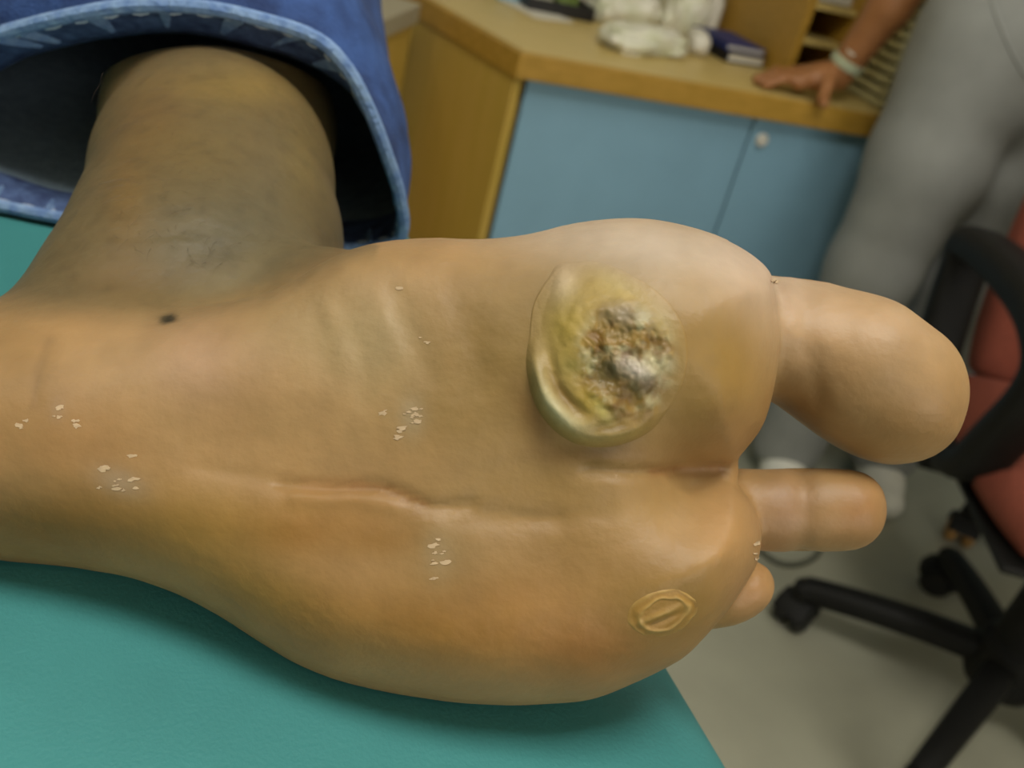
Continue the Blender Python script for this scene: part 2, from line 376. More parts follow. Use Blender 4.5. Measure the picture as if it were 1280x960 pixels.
# local frame: +x along the couch, +y to the left
def pad_mesh():
    cr = 0.05; nseg = 14
    def outline(off):
        pts = []
        for cx, cy, a0 in ((0 + cr, cr, math.pi), (LENG - cr, cr, 1.5 * math.pi), (LENG - cr, WID - cr, 0), (cr, WID - cr, .5 * math.pi)):
            for k in range(nseg + 1):
                a = a0 + (math.pi / 2) * k / nseg; pts.append((cx + (cr + off) * math.cos(a), cy + (cr + off) * math.sin(a)))
        return pts
    V = []; Fc = []; rings = []
    prof = [(-0.03, 0.0)] + [(RB * math.sin(t), RB * (math.cos(t) - 1)) for t in np.linspace(0, math.pi, 25)] + [(-0.03, -2 * RB)]
    for off, z in prof:
        o = outline(off); rings.append(list(range(len(V), len(V) + len(o)))); V += [(x, y, BZ + z) for x, y in o]
    for A, B in zip(rings, rings[1:]):
        n = len(A); Fc += [(A[i], B[i], B[(i + 1) % n], A[(i + 1) % n]) for i in range(n)]
    Fc += [rings[0], rings[-1][::-1]]
    return V, Fc
V, Fc = pad_mesh(); po = pydata('pad', V, Fc, MATS['vinyl_teal'], co)
po.data.set_sharp_from_angle(angle=math.radians(60))
ts = []
for k in range(240):
    pass
MB().box((LENG / 2, WID / 2, BZ - .12), (LENG - .1, WID - .1, .06), bevel=.006).build('frame', MATS['cream_metal'], co)
for x in (.22, LENG - .18):
    for y in (.1, WID - .1): MB().box((x, y, .39), (.04, .04, .78), bevel=.004).build('leg', MATS['cream_metal'], co)
for y in (.1, WID - .1): MB().box((LENG / 2, y, .18), (LENG - .44, .025, .025), bevel=.003).build('stretcher', MATS['cream_metal'], co)

# ------------------------------------------------------------------ the patient: bare left foot and lower leg (one skin mesh)
# working frame, in centimetres: X right, Y up, D away from the viewer
def toworld(P): P = np.asarray(P, float) / 100.0; return CAM + P[..., :1] * rt + P[..., 1:2] * up + P[..., 2:3] * fw
def cm(px, py, D): return ((px - 640) / F * D, -(py - 480) / F * D, D)
def tilt(px): return 0.9 * np.clip((560 - px) / 640.0, 0, 1.4)
def poly_sd(poly, X, Y):
    P = np.asarray(poly, float); n = len(P); best = np.full(X.shape, 1e9); ins = np.zeros(X.shape, bool)
    for i in range(n):
        a, b = P[i], P[(i + 1) % n]; d = b - a; t = np.clip(((X - a[0]) * d[0] + (Y - a[1]) * d[1]) / max(d @ d, 1e-9), 0, 1)
        best = np.minimum(best, (X - a[0] - t * d[0]) ** 2 + (Y - a[1] - t * d[1]) ** 2)
        c = (a[1] > Y) != (b[1] > Y)
        xi = a[0] + (Y - a[1]) / np.where(abs(d[1]) < 1e-9, 1e-9, d[1]) * d[0]
        ins ^= c & (X < xi)
    return np.where(ins, 1, -1) * np.sqrt(best)
BODY = [(974, 366), (955, 330), (910, 299), (850, 279), (790, 271), (720, 277), (660, 291), (600, 297), (520, 296), (430, 312), (330, 365), (200, 388), (100, 392), (0, 391), (-80, 396), (-150, 425),
        (-190, 490), (-195, 560), (-165, 630), (-100, 682), (0, 700), (60, 706), (120, 714), (180, 727), (230, 745), (280, 772), (330, 804), (380, 832), (440, 853), (520, 869), (610, 880), (680, 879),
        (740, 873), (800, 850), (850, 823), (885, 790), (912, 758), (936, 722), (949, 695), (952, 660), (938, 622), (912, 595), (896, 591.5), (872, 589.5), (856, 589), (872, 588.5), (896, 587), (912, 584), (932, 563), (955, 530), (968, 485), (973, 430), (974, 385)]
HALLUX = [(930, 345), (990, 345), (1040, 352), (1098, 375), (1148, 408), (1186, 450), (1204, 497), (1196, 545), (1166, 573), (1122, 582), (1080, 573), (1040, 552), (1000, 523), (965, 500), (900, 480), (860, 400)]
TOE = [(860, 595), (960, 588), (1040, 587), (1082, 592), (1104, 610), (1111, 640), (1101, 670), (1072, 689), (1010, 692), (940, 690), (860, 680)]
LITTLE = [(850, 745), (925, 706), (952, 706), (968, 720), (971, 742), (957, 765), (925, 783), (885, 791), (840, 800)]
HH = 0.115
fld = Field((-18.5, -9.2, 18.0), (13.4, 11.5, 46.0), HH)
XX, YY = np.meshgrid(fld.ax[0], fld.ax[1], indexing='ij')
def g2(px, py, D, sx, sy, ang=0.0):
    cx, cy, _ = cm(px, py, D); a = math.radians(ang); x = XX - cx; y = YY - cy
    u = x * math.cos(a) + y * math.sin(a); v = -x * math.sin(a) + y * math.cos(a)
    return np.exp(-(u / sx) ** 2 - (v / sy) ** 2)
RELIEF = 0.50 * g2(815, 430, 21, 2.6, 2.4) + 0.40 * g2(850, 700, 21, 2.0, 1.9) + 0.25 * g2(520, 760, 21, 5, 1.5, -12) + 0.45 * g2(-30, 545, 22, 4, 3) \
    - 0.55 * g2(500, 410, 21, 3.6, 1.7, 12) - 0.25 * g2(690, 610, 21, 1.6, 1.3) - 0.25 * g2(330, 560, 21, 2.5, 1.0, -10) + 0.1 * g2(420, 640, 21, 2.5, .8, -5)
def inflate(poly, Ds, Dc, T, R, relief=None, k=0.2):
    P = np.array([cm(x, y, Ds + tilt(x))[:2] for x, y in catmull(poly, 3 * len(poly))])
    lo = np.r_[P.min(0) - .2, Dc - T - .8]; hi = np.r_[P.max(0) + .2, Dc + T + 2.2]
    sl, (X, Y, D) = fld.block(lo, hi, 0.6)
    x2, y2 = XX[sl[0], sl[1]], YY[sl[0], sl[1]]; sd_ = poly_sd(P, x2, y2)
    dc = Dc + 0.9 * np.clip((560 - (x2 / Ds * F + 640)) / 640.0, 0, 1.4)
    DD = D - dc[:, :, None]
    if relief is not None: DD = DD + relief[sl[0], sl[1]][:, :, None] * np.clip(-DD / T, 0, 1)
    q1 = (R - sd_)[:, :, None]; q2 = np.abs(DD) - (T - R)
    phi = np.hypot(np.maximum(q1, 0), np.maximum(q2, 0)) + np.minimum(np.maximum(q1, q2), 0) - R
    fld.phi[sl] = smin(fld.phi[sl], phi, k)
inflate(BODY, 22.0, 22.6, 3.0, 2.8, RELIEF)
# ankle and shin
fld.chain([cm(150, 500, 25.2), cm(235, 400, 27.3), cm(264, 300, 30.2), cm(268, 225, 33.6), cm(276, 160, 38.8), cm(290, 120, 44.5)], [3.2, 3.6, 3.5, 3.55, 4.0, 4.4], 1.7)
fld.chain([cm(235, 430, 26.5), cm(430, 440, 25.3), cm(640, 440, 23.8)], [3.0, 2.3, 1.8], 1.0)
fld.cone(cm(820, 589, 21.3), cm(900, 589, 21.95), .5, .42, .15)
inflate(HALLUX, 22.9, 23.3, 1.75, 1.75, None, 0.12)
fld.cone(cm(1085, 455, 22.8), cm(1125, 480, 22.8), 1.45, 1.4, 0.5)
inflate(TOE, 22.9, 23.2, 0.95, 0.95, None, 0.10)
inflate(LITTLE, 22.4, 22.7, 0.75, 0.75, None, 0.10)
V, Q = fld.mesh(3); del fld
Vw = toworld(V)
# drop the part that would sink into the couch
sink = BZ + 0.0005 - Vw[:, 2]
inside = ((Vw[:, :2] - e0) @ bn > -0.004)
Vw[:, 2] += np.where(inside & (sink > 0), sink, 0)

def facing(V, Q):
    n = np.cross(V[Q[:, 2]] - V[Q[:, 0]], V[Q[:, 3]] - V[Q[:, 1]]); N = np.zeros_like(V)
    for c in range(4):
        for ax in range(3): N[:, ax] += np.bincount(Q[:, c], n[:, ax], len(V))
    return N / np.maximum(np.linalg.norm(N, axis=1), 1e-12)[:, None]
NV = facing(Vw, Q)
px, py, dz = project(Vw); front = (NV @ -fw > 0.05) & (dz < 0.30)
# creases and folds of the sole: polylines in the photograph, carried to the skin under them
def seg_dist(px, py, line):
    best = np.full(px.shape, 1e9); L = np.asarray(line, float)
    for a, b in zip(L[:-1], L[1:]):
        d = b - a; t = np.clip(((px - a[0]) * d[0] + (py - a[1]) * d[1]) / (d @ d), 0, 1)
        best = np.minimum(best, np.hypot(px - a[0] - t * d[0], py - a[1] - t * d[1]))
    return best
GROOVES = [([(350, 603), (420, 612), (470, 607), (500, 617), (540, 634), (590, 632)], 0.0011, 8), ([(905, 588), (850, 590), (790, 592), (735, 588)], 0.0014, 8),
           ([(560, 642), (650, 655), (760, 640)], 0.0005, 14), ([(250, 585), (340, 600)], 0.0004, 10),
           ([(430, 380), (452, 440), (455, 500)], 0.0003, 14), ([(490, 360), (515, 420), (540, 470)], 0.0004, 15), ([(395, 395), (410, 470)], 0.0002, 13), ([(555, 350), (590, 410), (600, 480)], 0.0004, 20),
           ([(60, 430), (45, 470), (42, 510)], 0.0002, 7), ([(972, 350), (978, 390)], 0.0006, 7), ([(610, 640), (700, 650)], 0.0005, 10), ([(1002, 592), (1008, 640), (1002, 690)], 0.0009, 14)]
disp = np.zeros(len(Vw))
for line, dep, wd in GROOVES: disp -= dep * np.exp(-(seg_dist(px, py, line) / wd) ** 2)
RIDGES = [([(370, 622), (440, 622), (490, 632)], 0.0007, 10), ([(470, 370), (495, 440)], 0.0003, 12), ([(412, 390), (432, 450)], 0.0002, 11), ([(1010, 352), (1008, 430), (1025, 500)], -0.0005, 14)]
for line, dep, wd in RIDGES: disp += dep * np.exp(-(seg_dist(px, py, line) / wd) ** 2)
disp += 0.00022 * fbm(Vw * 70, 2, 3) * (py > 300)
Vw = Vw + NV * (disp * front)[:, None]

# skin tones: base, then broad patches, some with sheen and shade painted in (position and spread in photograph pixels, resolved on the skin itself)
S = lambda r, g, b: lin((r, g, b))
col = np.tile(S(198, 150, 98), (len(Vw), 1))
m1 = fbm(Vw * 38, 3, 101)[:, None]; m2 = fbm(Vw * 55, 3, 131)[:, None]
col = col * (1 + .10 * m1 * np.array([.5, 1.0, 1.5]) + .07 * m2)
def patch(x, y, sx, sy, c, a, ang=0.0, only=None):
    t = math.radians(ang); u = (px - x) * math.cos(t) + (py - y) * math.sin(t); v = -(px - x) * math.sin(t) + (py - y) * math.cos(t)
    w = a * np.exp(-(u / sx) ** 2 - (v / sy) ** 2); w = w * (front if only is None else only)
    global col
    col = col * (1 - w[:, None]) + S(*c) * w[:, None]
PATCHES = [(820, 312, 190, 46, (252, 222, 204), .9, 8), (950, 360, 60, 70, (246, 206, 180), .7), (1075, 400, 110, 60, (222, 174, 130), .7), (230, 450, 120, 60, (210, 164, 120), .65), (248, 445, 46, 50, (214, 162, 134), .3),  # first patch paints the overhead sheen on the ball into the colour
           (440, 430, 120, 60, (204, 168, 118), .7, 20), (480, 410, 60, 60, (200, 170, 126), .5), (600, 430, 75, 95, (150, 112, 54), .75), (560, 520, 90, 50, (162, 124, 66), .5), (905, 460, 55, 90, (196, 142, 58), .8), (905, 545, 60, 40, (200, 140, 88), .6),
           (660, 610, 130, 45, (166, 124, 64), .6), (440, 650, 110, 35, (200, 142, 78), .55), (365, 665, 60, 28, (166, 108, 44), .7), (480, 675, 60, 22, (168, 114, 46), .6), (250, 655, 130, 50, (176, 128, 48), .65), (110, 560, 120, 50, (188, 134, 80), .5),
           (60, 655, 150, 50, (146, 100, 28), .8), (20, 480, 50, 80, (178, 132, 76), .5), (330, 740, 130, 40, (170, 124, 40), .65, 25), (560, 790, 180, 45, (186, 124, 40), .7, 8), (620, 740, 120, 40, (170, 112, 34), .55), (560, 690, 60, 60, (160, 126, 74), .45),  # dark browns low on the sole also carry painted shade
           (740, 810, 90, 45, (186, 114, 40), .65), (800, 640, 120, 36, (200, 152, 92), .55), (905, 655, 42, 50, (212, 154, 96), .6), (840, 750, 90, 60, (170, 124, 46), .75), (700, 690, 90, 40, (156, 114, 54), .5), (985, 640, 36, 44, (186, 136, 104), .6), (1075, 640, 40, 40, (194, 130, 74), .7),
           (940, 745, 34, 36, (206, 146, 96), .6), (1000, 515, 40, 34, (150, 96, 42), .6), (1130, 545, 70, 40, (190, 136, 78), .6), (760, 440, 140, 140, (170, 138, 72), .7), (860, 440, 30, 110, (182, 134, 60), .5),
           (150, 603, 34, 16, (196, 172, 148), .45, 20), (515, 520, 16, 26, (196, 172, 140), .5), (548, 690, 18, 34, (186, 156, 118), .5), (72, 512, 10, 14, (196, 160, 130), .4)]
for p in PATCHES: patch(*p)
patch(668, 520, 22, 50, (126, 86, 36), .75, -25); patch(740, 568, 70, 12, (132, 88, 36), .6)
# the ankle: greyer and browner above the sole
ank = (py < 300 + 0 * px) | (py < 395 - 0.42 * np.clip(px - 200, 0, 400)); wa = sstep(30, -30, py - np.interp(px, [-50, 60, 200, 330, 430, 520], [372, 385, 392, 365, 318, 296])) * (px < 470) * (dz < 1)
col = col * (1 - wa[:, None]) + S(150, 122, 80) * wa[:, None]
def apatch(*p): patch(*p, only=wa)
apatch(300, 110, 90, 30, (182, 142, 70), .7); apatch(190, 150, 50, 60, (164, 118, 56), .6); apatch(160, 250, 30, 80, (172, 126, 62), .7); apatch(300, 250, 110, 50, (138, 118, 84), .8, -8); apatch(280, 300, 100, 40, (134, 120, 92), .7, -10)
apatch(380, 200, 30, 70, (172, 138, 70), .5); apatch(250, 190, 80, 40, (146, 116, 64), .5); apatch(150, 350, 60, 30, (160, 122, 74), .6); apatch(290, 350, 60, 20, (176, 152, 112), .6, -25)
nz1 = fbm(Vw * 160, 3, 11); nz2 = fbm(Vw * 420, 2, 23)
col *= (1 + 0.05 * nz1 + 0.03 * nz2)[:, None]
col *= (1 - 0.16 * np.clip(fbm(Vw * np.array([300, 300, 300]), 2, 31), 0, 1) * wa)[:, None]
mole = np.exp(-(((px - 210) * .96 - (py - 398) * .25) / 11) ** 4 - (((px - 210) * .25 + (py - 398) * .96) / 5.5) ** 4); col = col * (1 - mole[:, None]) + S(62, 52, 34) * mole[:, None]
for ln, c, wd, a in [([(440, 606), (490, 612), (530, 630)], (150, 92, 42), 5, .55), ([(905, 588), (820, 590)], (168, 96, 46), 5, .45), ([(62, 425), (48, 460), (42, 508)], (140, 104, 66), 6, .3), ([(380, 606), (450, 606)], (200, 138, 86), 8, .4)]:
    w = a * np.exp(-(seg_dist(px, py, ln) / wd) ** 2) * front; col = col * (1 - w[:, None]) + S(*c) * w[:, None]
col *= np.array([.53, .59, .60]) * (1 - .22 * wa[:, None])
base_pt = toworld(np.array(cm(300, 800, 23.5)))
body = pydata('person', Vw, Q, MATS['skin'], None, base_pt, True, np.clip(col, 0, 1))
tag(body, 'person in blue jeans, bare sole with a thick yellow callus resting on the couch', 'person')
Q_FOOT = Q; HITF = 0
BV = BVHTree.FromPolygons(Vw.tolist(), Q.tolist())
def hit(x, y):
    d = Vector(ray(x, y)).normalized(); l, n, i, t = BV.ray_cast(Vector(CAM), d)
    global HITF; HITF = i if l is not None else 0
    return (np.array(l), np.array(n)) if l is not None else (at(x, y, .22), -fw)
def part(name, V, Fc, m, colors=None, smooth=True):
    """child of the patient, given in world coordinates"""
    o = pydata(name, np.asarray(V) - base_pt, Fc, m, body, (0, 0, 0), smooth, colors); return o

# ---- the large callus on the ball of the foot
def lesion(name, centre, outline, nr, nth, hfun, cfun, lift=-0.0006):
    c = np.array(centre, float); O_ = catmull(outline, nth)
    V = []; R = []; PX = []
    for i in range(nr + 1):
        r = i / nr
        for k in range(nth):
            if i == 0 and k: continue
            p = c + (O_[k] - c) * r; PX.append(p); R.append(r)
    PX = np.array(PX); R = np.array(R); pos = np.empty((len(PX), 3)); nor = np.empty((len(PX), 3)); skin_ = np.empty((len(PX), 3))
    for i, p in enumerate(PX): pos[i], nor[i] = hit(*p); skin_[i] = col[Q_FOOT[HITF]].mean(0)
    n0 = nor.mean(0); n0 /= np.linalg.norm(n0)
    nor = nor * .3 + n0 * .7; h = hfun(PX, R, pos); V = pos + nor * (h + lift)[:, None]; C = cfun(PX, R, h, skin_)
    Fc = [(0, 1 + k, 1 + (k + 1) % nth) for k in range(nth)]
    for i in range(nr - 1):
        a = 1 + i * nth; b = a + nth; Fc += [(a + k, b + k, b + (k + 1) % nth, a + (k + 1) % nth) for k in range(nth)]
    # closed underside below the skin
    m = len(V); a = 1 + (nr - 1) * nth; V = np.r_[V, V[a:a + nth] - n0 * .004]; C = np.r_[C, C[a:a + nth]]
    Fc += [(a + k, m + k, m + (k + 1) % nth, a + (k + 1) % nth) for k in range(nth)]; Fc.append(list(range(m, m + nth))[::-1])
    return part(name, V, Fc, MATS['crust'], np.clip(C, 0, 1))
def gp(P, x, y, sx, sy=None, ang=0):
    sy = sy or sx; t = math.radians(ang); u = (P[:, 0] - x) * math.cos(t) + (P[:, 1] - y) * math.sin(t); v = -(P[:, 0] - x) * math.sin(t) + (P[:, 1] - y) * math.cos(t)
    return np.exp(-(u / sx) ** 2 - (v / sy) ** 2)
CLF = 1.04
CL = [(690, 330), (712, 320), (748, 319), (790, 336), (830, 362), (856, 396), (866, 432), (862, 474), (842, 514), (806, 546), (765, 560), (725, 558), (692, 540), (668, 508), (657, 465), (655, 415), (662, 370)]
def lh(P, R, pos):
    P3 = np.c_[P, np.zeros(len(P))]
    dl_ = (P[:, 1] - 442) * .9 - (P[:, 0] - 762) * .45; soft = sstep(70, 10, dl_); edge = sstep(1.0, .80, R) * (1 - soft) + sstep(1.0, .35, R) * soft
    lowleft = np.clip(gp(P, 690, 470, 60, 120) + gp(P, 740, 545, 70, 40), 0, 1)
    h = edge * (0.0026 + 0.0010 * lowleft)
    crater = sstep(66, 46, np.hypot((P[:, 0] - 786) / 1.08, (P[:, 1] - 456) / 1.22))
    h -= crater * 0.0008
    h += crater * (0.0007 * fbm(P3 / 24.0, 4, 5) + 0.0004 * np.abs(fbm(P3 / 12.0, 2, 9)))
    h += (1 - crater) * edge * 0.0003 * fbm(P3 / 20.0, 3, 15)
    h += 0.0014 * gp(P, 795, 468, 26, 13, 25) + 0.0011 * gp(P, 832, 455, 14, 12) + 0.0007 * gp(P, 790, 395, 30, 10, 10) - 0.0018 * gp(P, 762, 470, 18, 14) - 0.001 * gp(P, 765, 532, 28, 8, -8)
    arc = np.abs(np.hypot(P[:, 0] - 775, P[:, 1] - 440) - 105) ; sel = sstep(690, 720, 1410 - P[:, 0] * 1.0 ) if False else gp(P, 690, 510, 45, 55)
    h += 0.0014 * np.exp(-(arc / 9) ** 2) * sel - 0.0014 * np.exp(-((np.hypot(P[:, 0] - 775, P[:, 1] - 440) - 86) / 8) ** 2) * sel
    h += 0.0008 * gp(P, 700, 350, 16, 30)
    return np.where(R < .9, np.maximum(h, .0010 + .25 * (h - .0010)), h)
def lc(P, R, h, skin_):
    P3 = np.c_[P, np.zeros(len(P))]; C = np.tile(S(176, 150, 86), (len(P), 1))
    def put(c, w):
        nonlocal C; C = C * (1 - np.clip(w, 0, 1)[:, None]) + S(*c) * np.clip(w, 0, 1)[:, None]
    put((232, 214, 186), .95 * gp(P, 703, 345, 20, 36)); put((214, 196, 132), .85 * gp(P, 775, 345, 40, 22, 25)); put((182, 158, 100), .7 * gp(P, 668, 430, 18, 60)); put((176, 152, 66), .8 * gp(P, 712, 410, 30, 44))
    put((200, 192, 150), .95 * np.exp(-((np.hypot(P[:, 0] - 775, P[:, 1] - 440) - 106) / 11) ** 2) * gp(P, 692, 515, 48, 55)); put((150, 134, 84), .7 * gp(P, 668, 490, 12, 40))
    crater = sstep(72, 46, np.hypot((P[:, 0] - 786) / 1.08, (P[:, 1] - 456) / 1.22))
    put((146, 112, 44), crater * .75); n = fbm(P3 / 20.0, 3, 41); n2 = fbm(P3 / 15.0, 2, 57)
    put((196, 186, 140), crater * np.clip(n * 1.6 - .15, 0, .9)); put((120, 84, 14), crater * np.clip(n2 * 1.5 - .2, 0, .9)); put((138, 118, 66), crater * np.clip(-n * 1.5 - .3, 0, .7))
    put((84, 72, 30), .85 * gp(P, 760, 468, 24, 18, -10)); put((92, 74, 22), .8 * gp(P, 800, 487, 34, 10)); put((196, 184, 170), .9 * gp(P, 795, 462, 26, 13, 25)); put((206, 198, 156), .8 * gp(P, 834, 456, 15, 13)); put((154, 142, 118), .7 * gp(P, 782, 395, 26, 14, 10))
    put((186, 176, 126), .7 * gp(P, 838, 400, 22, 20)); put((112, 84, 10), .8 * gp(P, 765, 534, 32, 8, -8)); put((116, 112, 44), .6 * gp(P, 722, 458, 22, 14)); put((190, 180, 100), .7 * gp(P, 752, 512, 8, 18, -35)); put((176, 150, 50), .6 * gp(P, 735, 500, 14, 22, -20)); put((110, 80, 26), .7 * np.exp(-((np.hypot(P[:, 0] - 775, P[:, 1] - 440) - 88) / 7) ** 2) * gp(P, 702, 500, 40, 40))
    sk = sstep(80, 20, (P[:, 1] - 442) * .9 - (P[:, 0] - 762) * .45); put((140, 110, 58), sstep(.88, 1.0, R) * .6 * (1 - sk)); C = C * .70 * (1 + .07 * fbm(P3 / 8.0, 2, 71))[:, None]
    w = (sstep(.55, .97, R) * sk + sstep(.84, 1.0, R) * (1 - sk) * .75)[:, None]; return C * (1 - w) + skin_ * w
tag(lesion('callus', (762, 442), [(762 + (x - 762) * CLF, 442 + (y - 442) * CLF) for x, y in CL], 64, 150, lh, lc), 'thick yellow callus with a dark cracked crust')
# ---- the small oval callus below the little toe side
EL = [(828 + 54 * math.cos(a) * .97 + 34 * math.sin(a) * .2, 766 - 54 * math.cos(a) * .22 + 35 * math.sin(a) * .97) for a in np.linspace(0, 2 * math.pi, 24, endpoint=False)]
def sh(P, R, pos):
    n = 0.12 * fbm(np.c_[P, 0 * R] / 18, 2, 3); r = R + n * .6
    return 0.0008 * sstep(1, .6, R) + 0.0002 * np.exp(-((r - .80) / .06) ** 2) + 0.00025 * np.exp(-((r - .55) / .05) ** 2) + 0.0004 * gp(P, 826, 766, 24, 4, -22) - .0004 * gp(P, 826, 775, 26, 4, -22)
def sc_(P, R, h, skin_):
    n = 0.12 * fbm(np.c_[P, 0 * R] / 18, 2, 3); r = R + n * .6; C = np.tile(S(150, 112, 44), (len(P), 1))
    w = np.clip(.75 * np.exp(-((r - .82) / .07) ** 2) + .7 * np.exp(-((r - .55) / .06) ** 2) + .9 * gp(P, 826, 766, 24, 4, -22), 0, 1) * (0.75 + .5 * fbm(np.c_[P, 0 * R] / 9, 2, 8)).clip(0, 1)
    C = C * (1 - w[:, None]) + S(206, 172, 104) * .7 * w[:, None]; e = sstep(.70, .98, R)[:, None] * (1 - .4 * w[:, None]); b_ = .55; C = C * b_ + skin_ * (1 - b_) * (1 - w[:, None]) + C * (1 - b_) * w[:, None]; return C * (1 - e) + skin_ * e
tag(lesion('small_callus', (828, 766), EL, 40, 90, sh, sc_, lift=-.0005), 'small oval ringed callus')
# ---- flaking dry skin: little lifted scales
FLK = [(515, 515, 16, 26, 16), (500, 542, 8, 8, 6), (480, 512, 6, 5, 4), (548, 690, 16, 30, 12), (545, 722, 7, 5, 4), (150, 605, 34, 14, 16), (130, 585, 5, 14, 6), (72, 512, 8, 12, 7), (28, 530, 10, 5, 5), (165, 572, 3, 8, 3), (92, 528, 8, 8, 4), (497, 362, 5, 6, 3), (945, 690, 4, 16, 5), (972, 350, 5, 6, 3), (530, 428, 6, 12, 3)]
for (fx, fy, sx, sy, n) in FLK:
    V = []; Fc = []
    for k in range(max(2, n * 2 // 3)):
        x = fx + random.gauss(0, .5) * sx; y = fy + random.gauss(0, .5) * sy; s = random.uniform(1.2, 4.6); a = random.uniform(0, 6.28); b0 = len(V); m_ = 10
        for j in range(m_):
            t = a + 6.283 * j / m_; rr = s * random.uniform(.35, 1.3); q_, n_ = hit(x + rr * (math.cos(t) * 1.5 + .4 * math.sin(t)), y + rr * (math.sin(t) * .7 - .3 * math.cos(t))); V.append(q_ + n_ * (.00010 + random.uniform(0, .00008)))
        for j in range(m_): V.append(V[b0 + j] - (-fw) * .0004)
        Fc.append([b0 + j for j in range(m_)]); Fc += [(b0 + j, b0 + m_ + j, b0 + m_ + (j + 1) % m_, b0 + (j + 1) % m_) for j in range(m_)]
    tag(part('dry_skin_flakes', V, Fc, MATS['flake'], smooth=False), kind='stuff')
# ---- fine dark hair on the ankle
V = []; Fc = []
for k in range(300):
    x = random.uniform(125, 410); y = random.uniform(90, 330)
    if y > 330 - .1 * x and x < 160: continue
    q_, n_ = hit(x, y)
    if np.linalg.norm(q_ - CAM) > .45: continue
    d_ = -up * random.uniform(.4, 1) + rt * random.uniform(-.9, .5); d_ = d_ - n_ * (d_ @ n_); d_ /= np.linalg.norm(d_); ln = random.uniform(.003, .007); w_ = np.cross(n_, d_); r_ = .00003
    b0 = len(V)
    for t in (0, .35, .7, 1.0):
        p_ = q_ + d_ * ln * t + n_ * (.0002 + .0011 * math.sin(t * 2.2)) + w_ * .0012 * t * t
        for c_ in ((w_), (n_), (-w_)): V.append(p_ + c_ * r_ * (1.1 - t))
    for j in range(3):
        for i in range(3): Fc.append((b0 + j * 3 + i, b0 + j * 3 + (i + 1) % 3, b0 + j * 3 + 3 + (i + 1) % 3, b0 + j * 3 + 3 + i))
tag(part('ankle_hair', V, Fc, MATS['hair'], smooth=False), 'fine dark hairs on the ankle', kind='stuff')

# ------------------------------------------------------------------ jeans: trouser leg with hem
RING = [(0, 36, .335), (80, 15, .33), (160, 2, .33), (250, 4, .33), (330, 21, .33), (400, 46, .332), (440, 86, .335), (468, 140, .34), (487, 190, .345), (503, 240, .352), (509, 286, .358), (494, 306, .36), (440, 313, .362),
        (360, 306, .36), (260, 309, .35), (180, 311, .34), (115, 307, .333), (60, 297, .33), (0, 286, .328), (-90, 262, .326), (-150, 215, .33), (-165, 160, .335), (-130, 100, .338), (-70, 60, .338)]
ring = np.array([ony(x, y, Y) for x, y, Y in RING]); ring[:, 2] = np.maximum(ring[:, 2], BZ + .0025)
NR_ = 192; ring = catmull(ring, NR_); cen = ring.mean(0)
axis0 = np.array([-0.35, 0.95, 0.14]); axis0 /= np.linalg.norm(axis0)
path = [(0, cen)]
kp = np.array([cen, cen + axis0 * .10, cen + axis0 * .25 + [0, 0, .01], cen + axis0 * .42 + [0, 0, .03], cen + axis0 * .50 + [-.06, .0, .05], cen + axis0 * .50 + [-.17, .01, .05], cen + axis0 * .46 + [-.32, .0, .06], cen + axis0 * .42 + [-.46, 0, .07]])
NL = 110; PATH = catmull(kp, NL, False)
NRM = facing  # noqa
# ring frame: section stored relative to the centre, transported along the path
sec = ring - cen
def frame(t):
    t = t / np.linalg.norm(t); x = np.cross(t, [0, 0, 1]); x /= np.linalg.norm(x); return t, x, np.cross(x, t)
t0, x0, z0 = frame(axis0); sx_ = sec @ x0; sz_ = sec @ z0; st_ = sec @ t0
outer = []; th_ = np.arctan2(sz_, sx_)
for i in range(NL):
    t = PATH[min(i + 1, NL - 1)] - PATH[max(i - 1, 0)]; t, xx_, zz_ = frame(t); s = i / (NL - 1)
    fade = max(0.0, 1 - s * 5); rr = np.hypot(sx_, sz_); rd = 0.083 + .022 * s
    m_ = sstep(.05, .6, s); rad = (rr * (1 + .10 * sstep(0, .12, s))) * (1 - m_) + rd * m_
    wr = .0035 * sstep(.02, .12, s) * fbm(np.c_[np.cos(th_) * 2.0, np.sin(th_) * 2.0, np.full(NR_, s * 14)], 3, 77)
    rad = rad * (1 - .31 * np.exp(-((s - .042) / .024) ** 2) * sstep(-.3, .5, np.sin(th_ - .5)) * (s > 0)) + wr; P_ = PATH[i] + np.outer(rad * np.cos(th_), xx_) + np.outer(rad * np.sin(th_), zz_) + np.outer(st_ * fade, t)
    P_[:, 2] = np.maximum(P_[:, 2], BZ + .003); outer.append(P_)
outer = np.array(outer)
inner = []
for i in range(NL):
    c_ = outer[i].mean(0); d_ = outer[i] - c_; L_ = np.linalg.norm(d_, axis=1)[:, None]; P_ = outer[i] - d_ / L_ * .0016; P_[:, 2] = np.maximum(P_[:, 2], BZ + .0018); inner.append(P_)
inner = np.array(inner)
def tube_faces(n_l, n_r, off, flip):
    q_ = []
    for i in range(n_l - 1):
        a = off + i * n_r; k = np.arange(n_r); k2 = (k + 1) % n_r; f_ = np.stack([a + k, a + k2, a + n_r + k2, a + n_r + k], 1); q_.append(f_[:, ::-1] if flip else f_)
    return np.concatenate(q_)
fo = tube_faces(NL, NR_, 0, False); fi = tube_faces(NL, NR_, NL * NR_, True); k = np.arange(NR_); k2 = (k + 1) % NR_
fr = np.stack([k2, k, NL * NR_ + k, NL * NR_ + k2], 1)
Fall = np.concatenate([fo, fi, fr]).tolist() + [list(range((NL - 1) * NR_, NL * NR_))]
